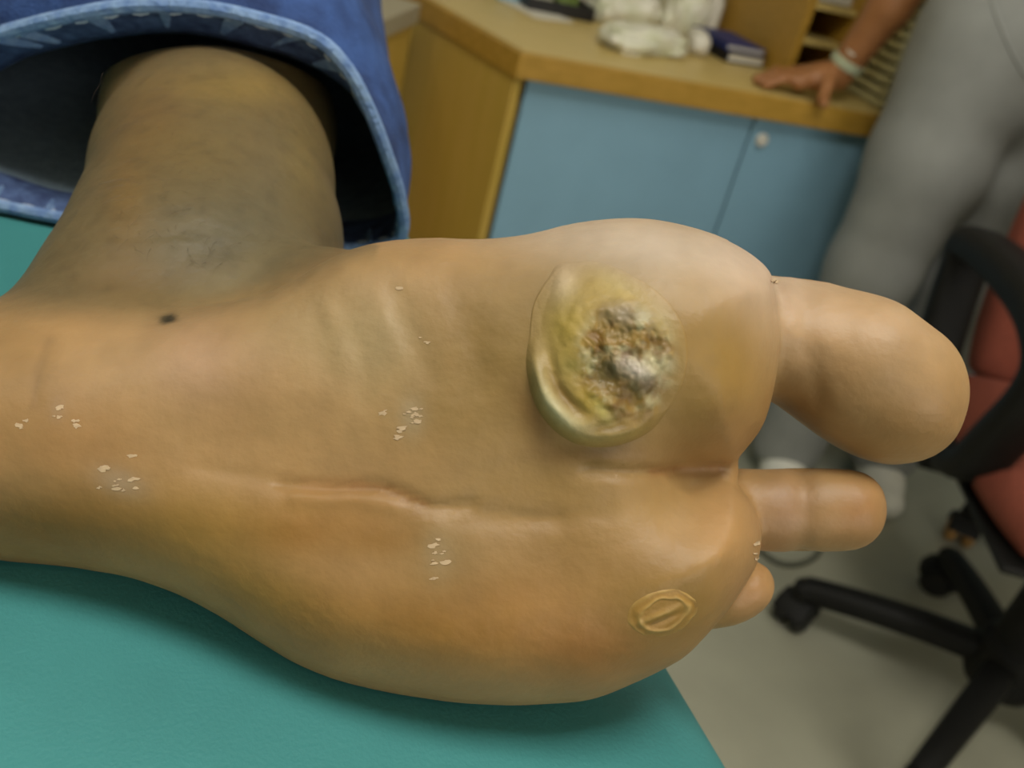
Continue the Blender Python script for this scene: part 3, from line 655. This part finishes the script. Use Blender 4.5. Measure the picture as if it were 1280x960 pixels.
je = pydata('jeans', np.r_[outer.reshape(-1, 3), inner.reshape(-1, 3)] - base_pt, Fall, [MATS['denim'], MATS['denim_inside']], body, (0, 0, 0), True, matidx=[0] * len(fo) + [1] * len(fi) + [0] * len(fr) + [0])
tag(je, 'blue denim trouser leg')
# folded hem inside the opening and its worn rim
nh = 6
hemr = np.array([inner[0] + (inner[i] - inner[0]) * 1.0 for i in range(nh)]); hin = []
for i in range(nh):
    c_ = hemr[i].mean(0); d_ = hemr[i] - c_; P_ = hemr[i] - d_ / np.linalg.norm(d_, axis=1)[:, None] * (.0014 if i < nh - 1 else .0002); P_[:, 2] = np.maximum(P_[:, 2], BZ + .0012); hin.append(P_)
hin = np.array(hin)
hm = pydata('hem', np.r_[hin.reshape(-1, 3)] - base_pt, tube_faces(nh, NR_, 0, True).tolist(), MATS['denim_hem'], je, (0, 0, 0), True); tag(hm, 'dark folded hem inside the trouser opening')
rim = (outer[0] + hin[0]) / 2; rim = rim[::2]
b = MB(); b.tube([tuple(p - base_pt) for p in rim], 0.0024, 8, closed=True); hr = b.build('hem_edge', MATS['denim_worn'], je, smooth=True); tag(hr, 'pale worn edge of the hem')
b = MB()
for i in range(0, NR_, 4):
    a_ = hin[0][i] * .25 + hin[1][i] * .75; c_ = hin[0][(i + 2) % NR_] * .25 + hin[1][(i + 2) % NR_] * .75; ce = hin[0].mean(0); n_ = (ce - a_); n_ /= np.linalg.norm(n_)
    b.tube([tuple(a_ + n_ * .0002 - base_pt), tuple((a_ + c_) / 2 + n_ * .0006 - base_pt), tuple(c_ + n_ * .0002 - base_pt)], .0005, 5)
tag(b.build('stitching', MATS['thread'], je, smooth=True), kind='stuff')
b = MB()
for i in range(2, NR_, 9):                      # puckered pale wear bars across the hem
    p0 = hin[0][i]; p1 = hin[2][i] * .6 + hin[1][i] * .4; p2 = hin[3][i] * .9 + hin[2][i] * .1; ce = hin[0].mean(0); n_ = ce - p0; n_ /= np.linalg.norm(n_); w_ = random.uniform(.0012, .0030)
    b.tube([tuple(p0 + n_ * .0004 - base_pt), tuple(p1 + n_ * .0005 - base_pt), tuple(p2 + n_ * .0001 - base_pt)], [w_, w_ * .9, w_ * .3], 6, flat=(tuple(n_), .0005))
tag(b.build('hem_pucker', MATS['denim_worn'], je, smooth=True), kind='stuff')

# ------------------------------------------------------------------ swivel chair with loop arms
HUB = np.array([.885, 1.30, 0])
def caster(parent, x, y, rz, wheel='black_rubber'):
    c = empty('caster', (x, y, 0)); c.parent = parent; c.rotation_euler = (0, 0, rz); c.scale = (1.15, 1.25, 1.0)
    for s in (-1, 1):
        MB().lathe([(.008, -.009), (.022, -.009), (.027, -.004), (.027, .004), (.022, .009), (.008, .009)], (0, s * .014, .027), 20, Matrix.Rotation(math.pi / 2, 4, 'X')).build('wheel', MATS[wheel], c, smooth=True)
    b = MB(); b.tube([(-.024, 0, .03), (-.018, 0, .05), (0, 0, .060), (.018, 0, .052), (.026, 0, .036)], .010, 10, flat=((0, 1, 0), .026)); b.lathe([(.009, .05), (.009, .085)], seg=12); b.build('hood', MATS['black_plastic'], c, smooth=True)
    return c
def five_star(parent, angs, R=.335, wheel='black_rubber', mat_='black_plastic'):
    for a in angs:
        ca, sa = math.cos(a), math.sin(a); pts = []; rad = []
        for t in np.linspace(0, 1, 9): pts.append((ca * (.03 + (R - .03) * t), sa * (.03 + (R - .03) * t), .125 - .045 * t ** 1.6)); rad.append(.028 - .008 * t)
        b = MB(); b.tube(pts, rad, 12, flat=((0, 0, 1), .022)); b.lathe([(.012, .058), (.021, .064), (.021, .088), (.014, .096)], (ca * R, sa * R, 0), 16); b.build('base_leg', MATS[mat_], parent, smooth=True)
        caster(parent, ca * R, sa * R, a + 1.2, wheel)
ch = empty('swivel_chair', (HUB[0], HUB[1], 0)); tag(ch, 'red upholstered swivel chair with black loop arms and black five star base', 'chair')
aim = onz(990, 770, .05) - HUB; a1 = math.radians(161)
five_star(ch, [a1 + 2 * math.pi * k / 5 for k in range(5)], .325)
MB().lathe([(.055, .08), (.065, .10), (.058, .16), (.045, .17), (.040, .30), (.024, .30), (.024, .39)], seg=24).build('column', MATS['black_plastic'], ch, smooth=True)
MB().box((0, 0, .395), (.22, .20, .04), bevel=.01).build('seat_plate', MATS['black_plastic'], ch)
def cushion(w, d_, h, pw=4.0, crown=.012):
    bm = bmesh.new(); n = 26; V = []; F_ = []
    for s_ in (1, -1):
        for i in range(n + 1):
            for j in range(n + 1):
                u = -1 + 2 * i / n; v = -1 + 2 * j / n; x = u * math.sqrt(1 - .28 * v * v * u * u) ; y = v * math.sqrt(1 - .28 * u * u * v * v)
                e = max(0, 1 - max(abs(u), abs(v)) ** 7); V.append((x * w / 2, y * d_ / 2, s_ * (h / 2 * e ** .5 + crown * (1 - u * u) * (1 - v * v))))
    m = (n + 1) ** 2
    for s_ in (0, 1):
        for i in range(n):
            for j in range(n):
                a = s_ * m + i * (n + 1) + j; f_ = (a, a + n + 1, a + n + 2, a + 1); F_.append(f_ if s_ == 0 else f_[::-1])
    me = bpy.data.meshes.new('cushion'); me.from_pydata(V, [], F_); bmm = bmesh.new(); bmm.from_mesh(me); bmesh.ops.remove_doubles(bmm, verts=bmm.verts, dist=1e-5); bmesh.ops.recalc_face_normals(bmm, faces=bmm.faces[:]); bmm.to_mesh(me); bmm.free(); me.update()
    return me
st = link('seat', cushion(.46, .50, .08), MATS['seat_fabric'], ch, (-.005, .015, .462), smooth=True)
MB().box((0, 0, .418), (.44, .42, .012), bevel=.004).build('seat_shell', MATS['black_plastic'], ch)
bk = link('backrest', cushion(.37, .56, .07), MATS['seat_fabric'], ch, (0, .31, .72), smooth=True); bk.rotation_euler = (math.radians(-98 + 0), 0, 0)
MB().tube([(0, .16, .40), (0, .27, .40), (0, .345, .45), (0, .355, .62), (0, .365, .80)], .012, 10, flat=((1, 0, 0), .035)).build('back_support', MATS['black_plastic'], ch, smooth=True)
for s in (-1, 1):
    prof = [(.28, .680), (.19, .698), (.07, .704), (-.03, .698), (-.10, .672), (-.115, .622), (-.075, .535), (-.03, .460), (.06, .436), (.16, .446), (.225, .49), (.258, .58), (.275, .645)]
    P = catmull(np.array([(s * (.228 + .012 * math.sin((z - .42) * 5)), y, z) for y, z in prof]), 72)
    MB().tube([tuple(p) for p in P], [0.024 + .005 * sstep(.64, .69, p[2]) for p in P], 14, closed=True, flat=((1, 0, 0), .036)).build('loop_arm', MATS['black_plastic'], ch, smooth=True)
    MB().box((s * .20, .06, .408), (.13, .05, .014), bevel=.003).build('arm_bracket', MATS['black_plastic'], ch)

# ------------------------------------------------------------------ a second rolling stool further back
sp = onz(1188, 662, .0); stl = empty('rolling_stool', (sp[0] + .335, sp[1] - .02, 0)); tag(stl, 'rolling stool with tan wheels behind the swivel chair, mostly hidden by it', 'stool')
five_star(stl, [math.pi + .06 + 2 * math.pi * k / 5 for k in range(5)], .335, 'tan_wheel')
MB().lathe([(.04, .10), (.035, .16), (.025, .17), (.025, .46)], seg=20).build('column', MATS['steel'], stl, smooth=True)
MB().lathe([(.02, .46), (.15, .465), (.175, .48), (.178, .51), (.165, .53), (.02, .537)], seg=36).build('seat', MATS['black_cover'], stl, smooth=True)

# ------------------------------------------------------------------ cable on the floor
pts = [onz(x, y, .006) for x, y in ((900, 640), (930, 672), (953, 690), (968, 701), (988, 706), (1008, 702), (1022, 692), (1026, 676), (1010, 655), (985, 640), (960, 628))]
cb = MB().tube([tuple(p) for p in catmull(np.array(pts), 60, False)], .0055, 8).build('floor_cable', MATS['cable_grey'], smooth=True); tag(cb, 'grey looped cable lying on the floor below the toes', 'cable')

# ------------------------------------------------------------------ things on the worktop
TZ = 0.7505
# pigeonhole organizer
og = empty('pigeonhole_organizer', onz(978, 98, .75), YAW); tag(og, 'wooden pigeonhole organizer with dark empty slots on the worktop', 'organizer'); og.location.z = TZ
OW, OD, OH = .10, .33, .52
MB().box((.009, OD / 2, OH / 2), (.018, OD, OH), bevel=.001).build('side_panel', MATS['wood_edge'], og); MB().box((OW + .027, OD / 2, OH / 2), (.018, OD, OH), bevel=.001).build('side_panel', MATS['wood_edge'], og)
MB().box(((OW + .036) / 2, OD - .005, OH / 2), (OW, .008, OH)).build('back_panel', MATS['wood_dark_inside'], og)
zs = [.010, .080, .150, .220, .290, .360, .430, .51]
for z in zs: MB().box(((OW + .036) / 2, OD / 2 - .004, z), (OW, OD - .01, .012), bevel=.0008).build('shelf', MATS['wood_top'], og)
pc = MB()
for j in range(5): pc.box(((OW + .036) / 2, .14, .158 + .003 + .004 * j), (.098, .22, .0035), rz=.02 * j)
pco = pc.build('paper_stack', MATS['paper_white'], None, (0, 0, 0)); tag(pco, 'white papers in a slot of the pigeonhole organizer', 'papers'); pco.location = og.location; pco.rotation_euler = og.rotation_euler
# stack of cream trays beside the standing person
for k in range(13):
    p = cp(0.80, .07, TZ + .0225 * k + .0005); p = p + np.array([random.uniform(-.002, .002), random.uniform(-.002, .002), 0])
    t = empty('document_tray', p, YAW)
    names = ['bottom', 'second', 'third', 'fourth', 'fifth', 'sixth', 'seventh', 'eighth', 'ninth', 'tenth', 'eleventh', 'twelfth', 'top']
    tag(t, f'cream document tray beside the resting hand, {names[k]} tray of the stack' if k in (0, 12) else f'cream document tray beside the resting hand, {names[k]} from the bottom of the stack', 'tray', 'cream trays stacked on the worktop')
    MB().box((.12, .16, .003), (.24, .31, .005), bevel=.001).build('tray_floor', MATS['tray_cream'], t)
    b = MB(); b.box((.12, .006, .0100), (.24, .012, .019), bevel=.003); b.box((.003, .16, .009), (.006, .31, .015)); b.box((.237, .16, .009), (.006, .31, .015)); b.box((.12, .312, .009), (.24, .006, .015)); b.build('tray_rim', MATS['tray_cream'], t)

def crumple(name, c, size, rz, m, seed, label, cat, amp=.22, flat=.6):
    n = 28; V = []; F_ = []
    for i in range(n + 1):
        for j in range(2 * n):
            ph = math.pi * i / n; th = math.pi * j / n; d_ = np.array([math.sin(ph) * math.cos(th), math.sin(ph) * math.sin(th), math.cos(ph)]); d_ = np.sign(d_) * np.abs(d_) ** flat; V.append(d_)
    V = np.array(V); V = V * (1 + amp * fbm(V * 1.7 + seed, 3, seed) + amp * .5 * np.abs(vnoise(V * 4 + seed, seed + 3)))[:, None]; V = V * np.array(size) / 2
    V[:, 2] = np.maximum(V[:, 2], -size[2] * .42); V[:, 2] += size[2] * .42
    cz, sz = math.cos(rz), math.sin(rz); V = np.c_[V[:, 0] * cz - V[:, 1] * sz, V[:, 0] * sz + V[:, 1] * cz, V[:, 2]]
    for i in range(n):
        for j in range(2 * n): a = i * 2 * n; F_.append((a + j, a + 2 * n + j, a + 2 * n + (j + 1) % (2 * n), a + (j + 1) % (2 * n)))
    o = pydata(name, V, F_, MATS[m], None, (0, 0, 0), True); o.location = c; tag(o, label, cat); return o
def top(x, y, dz=0): p = onz(x, y, .75); return (p[0], p[1], TZ + dz)
crumple('plastic_pouch', top(800, 62), (.19, .11, .045), YAW + .35, 'plastic_bag', 3, 'cream plastic pouch lying at the front of the pile on the worktop', 'pouch', .26, .6)
crumple('plastic_pouch', top(776, 30), (.16, .09, .07), YAW + .1, 'plastic_bag', 8, 'cream plastic pouch behind the front pouch of the pile', 'pouch', .28, .6)
crumple('plastic_pouch', top(846, 38), (.10, .10, .13), YAW - .1, 'plastic_bag', 12, 'bulging cream plastic pouch at the back of the pile', 'pouch', .25, .7)
crumple('gauze_roll', top(868, 66), (.05, .11, .05), YAW - .35, 'paper_white', 21, 'white gauze roll standing against the navy book', 'gauze', .08, .8)
crumple('gauze_roll', top(880, 46), (.040, .06, .11), YAW - .2, 'paper_white', 25, 'white gauze bundle lying behind the gauze roll', 'gauze', .12, .8)
crumple('green_wrapper', top(893, 26), (.04, .04, .10), YAW + .4, 'green_print', 31, 'olive green wrapper beside the gauze bundle', 'wrapper', .2, .8)
def book(c, rz, size, m, label):
    o = empty('book', c, rz); tag(o, label, 'book'); w, d_, h = size
    b = MB(); b.box((0, 0, .0015), (w, d_, .003)); b.box((0, 0, h - .0015), (w, d_, .003)); b.box((-w / 2 + .0015, 0, h / 2), (.003, d_, h)); b.build('cover', MATS[m], o)
    MB().box((.002, 0, h / 2), (w - .01, d_ - .008, h - .006)).build('pages', MATS['paper_white'], o)
book(top(905, 68), YAW + .12, (.10, .16, .022), 'black_cover', 'black covered book under the navy book'); p = top(905, 68); book((p[0], p[1], p[2] + .0225), YAW + .06, (.10, .15, .014), 'navy_cover', 'navy blue book lying on the black book')
# shallow black tray with green packets at the back
p = top(690, 14); bt = empty('instrument_tray', (p[0] - .01, p[1] + .03, TZ), YAW); tag(bt, 'shallow black tray at the back of the worktop', 'tray')
b = MB(); b.box((0, 0, .003), (.15, .16, .006)); b.build('tray_floor', MATS['black_cover'], bt)
b = MB()
for s in (-1, 1): b.box((s * .073, 0, .014), (.005, .16, .026)); b.box((0, s * .078, .014), (.15, .005, .026))
b.build('tray_rim', MATS['black_cover'], bt)
for j, lab in enumerate(('olive wrapped packet in the black tray, near the pouches', 'olive wrapped packet in the black tray, near the blue card')):
    o = crumple('packet', (p[0] + .02 - .06 * j, p[1] + .042 - .026 * j, TZ + .0065), (.05, .07, .045), YAW + .2 * j, 'green_print' if j == 0 else 'plastic_bag', 41 + j, lab, 'packet', .15, .6)
p = top(622, 0); cardb = MB().box((0, 0, .02), (.05, .09, .04), bevel=.002).build('card_box', MATS['blue_card'], None, p, YAW + .1); cardb.location.y += .05; tag(cardb, 'pale blue card box at the back of the worktop', 'box')
p = top(660, 22); ps = MB().box((0, 0, .0015), (.10, .16, .002), bevel=.0004).build('paper_sheet', MATS['paper_white'], None, p, YAW + .3); ps.location.y += .10; tag(ps, 'white paper sheet beside the pale blue box', 'paper')

# ------------------------------------------------------------------ the standing person
HAND = onz(1005, 112, .76); WR = np.array([HAND[0] + .055, HAND[1] + .012, .80])
pb = np.array([.73, 1.93, 0.0])
bf = Field((.16, 1.70, -.0), (1.14, 2.28, 1.78), .0062)
def P3(x, y, z): return np.array([x, y, z])
hipA, hipB = P3(.655, 1.94, .90), P3(.835, 1.97, .90); kA, kB = P3(.615, 1.885, .50), P3(.815, 1.955, .50); aA, aB = P3(.605, 1.90, .09), P3(.835, 1.985, .09)
bf.chain([hipA, kA, aA], [.075, .052, .038], .02); bf.chain([hipB, kB, aB], [.075, .052, .038], .02)
for a in (aA, aB): bf.chain([a + [0, .02, -.045], a + [0, -.12, -.06]], [.035, .024], .02, (1.1, 1, 1))
bf.chain([P3(.745, 1.955, .92), P3(.745, 1.96, 1.12), P3(.745, 1.95, 1.32), P3(.745, 1.955, 1.42)], [.105, .095, .115, .07], .05, (1.35, 1, 1))
bf.chain([P3(.745, 1.955, 1.42), P3(.745, 1.945, 1.54)], [.055, .05], .03); bf.cone(P3(.745, 1.93, 1.60), P3(.745, 1.93, 1.66), .075, .08, .02, (1, 1.15, 1.1))
bf.cone(P3(.745, 1.835, 1.60), P3(.745, 1.845, 1.63), .014, .009, .01); bf.cone(P3(.668, 1.94, 1.59), P3(.666, 1.94, 1.63), .014, .016, .01, (.6, 1, 1)); bf.cone(P3(.822, 1.94, 1.59), P3(.824, 1.94, 1.63), .014, .016, .01, (.6, 1, 1))
shR, elR = P3(.575, 1.955, 1.38), P3(.545, 2.06, 1.085)
bf.chain([shR, elR], [.055, .045], .03); bf.chain([elR, elR * .5 + WR * .5, WR], [.044, .041, .027], .015)
shL, elL = P3(.915, 1.955, 1.38), P3(.985, 2.0, 1.10); bf.chain([shL, elL, P3(.98, 1.93, .88)], [.055, .042, .028], .03); bf.chain([P3(.98, 1.93, .88), P3(.975, 1.90, .79)], [.032, .024], .02, (.6, 1, 1))
for k in range(4): bf.chain([P3(.975, 1.925 - .018 * k, .80), P3(.97, 1.915 - .018 * k, .745), P3(.962, 1.91 - .018 * k, .715)], [.009, .0085, .0075], .006)
# right hand lying on the worktop: palm, four fingers, thumb towards the front edge
hd = np.array([-.965, -.26, 0]); hs = np.array([.26, -.965, 0.0])                 # pointing direction and thumb side
K = WR + hd * .085 + np.array([0, 0, -.022]); ztop = TZ + .010
bf.chain([WR, WR * .45 + K * .55 + hs * .012], [.026, .024], .012); bf.chain([WR + hd * .03 + hs * .016, K + hs * .026], [.019, .015], .012); bf.chain([WR + hd * .03 - hs * .014, K - hs * .026], [.018, .014], .012); bf.cone(K + hs * .026, K - hs * .026, .015, .013, .010)
for off, L_ in ((.027, .072), (.009, .080), (-.010, .074), (-.027, .058)):
    r0_ = K + hs * off; spread = hd + hs * off * 3.0; m1 = r0_ + spread * L_ * .5 + [0, 0, .004]; m2 = r0_ + spread * L_ * .8; m3 = r0_ + spread * L_; m1[2] = max(ztop + .014, r0_[2] + .0); m2[2] = ztop + .004; m3[2] = ztop - .001
    bf.chain([r0_, m1, m2, m3], [.0105, .0098, .0088, .0078], .004)
t0_ = WR + hd * .025 + hs * .02; t1_ = t0_ + hs * .035 + hd * .018 - [0, 0, .014]; t2_ = t1_ + hs * .03 + hd * .012; t3_ = t2_ + hs * .022 + hd * .006; t1_[2] = max(t1_[2], ztop + .006); t2_[2] = ztop + .003; t3_[2] = ztop + .001
bf.chain([t0_, t1_, t2_, t3_], [.017, .013, .0115, .0095], .006)
V, Q = bf.mesh(1); del bf
pst = pydata('person', V, Q, MATS['skin_arm'], None, pb, True); tag(pst, 'person in pale grey scrub trousers standing with one hand resting on the worktop', 'person')
# trousers
tf = Field((.42, 1.70, .02), (1.06, 2.24, 1.10), .0075)
tf.chain([hipA + [-.012, 0, .04], hipA * .5 + kA * .5 + [.0, -.005, .02], kA, kA * .5 + aA * .5, aA + [0, 0, -.01]], [.120, .108, .086, .078, .074], .03, (1, .95, 1))
tf.chain([hipB + [.012, 0, .04], hipB * .5 + kB * .5 + [0, -.005, .02], kB, kB * .5 + aB * .5, aB + [0, 0, -.01]], [.120, .106, .088, .080, .076], .03, (1, .95, 1))
tf.chain([P3(.745, 1.955, .90), P3(.745, 1.957, 1.06)], [.125, .118], .05, (1.4, 1, 1))
sl, (X, Y, Z) = tf.block(tf.lo, tf.lo + tf.h * tf.n, 0)
G = np.stack([X * 6 + Z * 2.5, Y * 6, Z * 5 - X * 5], -1).reshape(-1, 3)
tf.phi += (0.0045 * fbm(G, 2, 91).reshape(X.shape) * sstep(.02, .25, Z)).astype(np.float32)
tf.phi = np.maximum(tf.phi, (.045 - Z).astype(np.float32)); del X, Y, Z, G
V, Q = tf.mesh(3); del tf
tr = pydata('trousers', V - pb, Q, MATS['scrub'], pst, (0, 0, 0), True); tag(tr, 'loose pale grey trousers')
TB = BVHTree.FromPolygons(V.tolist(), Q.tolist())
def seam(line, r):
    P = []
    for x, y in line:
        l, n, i, t = TB.ray_cast(Vector(CAM), Vector(ray(x, y)).normalized())
        if l is not None: P.append(tuple(np.array(l + n * r * .3) - pb))
    return P
sm = seam([(1238, -6), (1246, 20), (1256, 46), (1268, 72), (1284, 100)], .003)
if len(sm) > 2: MB().tube([tuple(p) for p in catmull(np.array(sm), 24, False)], .0035, 8).build('pocket_seam', MATS['scrub'], tr, smooth=True)
# tunic, hair, shoes, wrist band
uf = Field((.44, 1.76, .98), (1.06, 2.16, 1.50), .009)
uf.chain([P3(.745, 1.955, 1.06), P3(.745, 1.96, 1.16), P3(.745, 1.95, 1.32), P3(.745, 1.955, 1.41)], [.130, .118, .130, .08], .05, (1.4, 1, 1)); uf.chain([shR, shR * .6 + elR * .4], [.075, .07], .03); uf.chain([shL, shL * .6 + elL * .4], [.075, .07], .03)
V, Q = uf.mesh(1); del uf; pydata('tunic', V - pb, Q, MATS['tunic'], pst, (0, 0, 0), True)
hf = Field((.62, 1.80, 1.48), (.88, 2.10, 1.80), .007); hf.cone(P3(.745, 1.955, 1.60), P3(.745, 1.95, 1.665), .086, .088, .02, (1, 1.15, 1.1)); hx, hy, hz_ = np.meshgrid(*hf.ax, indexing='ij'); hf.phi = np.maximum(hf.phi, ((1.895 - hy) + .0 - .5 * (hz_ - 1.63)).astype(np.float32)); V, Q = hf.mesh(1); del hf, hx, hy, hz_
pydata('hair', V - pb, Q, MATS['hair_dark'], pst, (0, 0, 0), True)
for a in (aA, aB):
    sf = Field(a - [.07, .22, .12], a + [.07, .10, .06], .006); sf.chain([a + [0, .025, -.05], a + [0, -.06, -.055], a + [0, -.13, -.062]], [.044, .044, .036], .02, (1.05, 1, .95)); zz = np.meshgrid(*sf.ax, indexing='ij')[2]; sf.phi = np.maximum(sf.phi, (.002 - zz).astype(np.float32)); V, Q = sf.mesh(1)
    pydata('shoe', V - pb, Q, MATS['shoe_white'], pst, (0, 0, 0), True)
ad = (elR - WR) / np.linalg.norm(elR - WR); wc = WR + ad * .028; q_ = Vector(ad).to_track_quat('Z', 'Y').to_matrix().to_4x4()
b = MB(); b.lathe([(.0315, -.009), (.034, -.007), (.034, .007), (.0315, .009)], tuple(wc - pb), 28, q_); wb = b.build('wrist_watch', MATS['strap_green'], pst, smooth=True)
fc = wc + np.array([.0, -.55, .83]) * .034; MB().lathe([(.016, -.003), (.017, 0), (.016, .004), (.012, .005)], tuple(fc - pb), 20, Vector((0, -.55, .83)).to_track_quat('Z', 'Y').to_matrix().to_4x4()).build('watch_face', MATS['lock_metal'], wb, smooth=True)
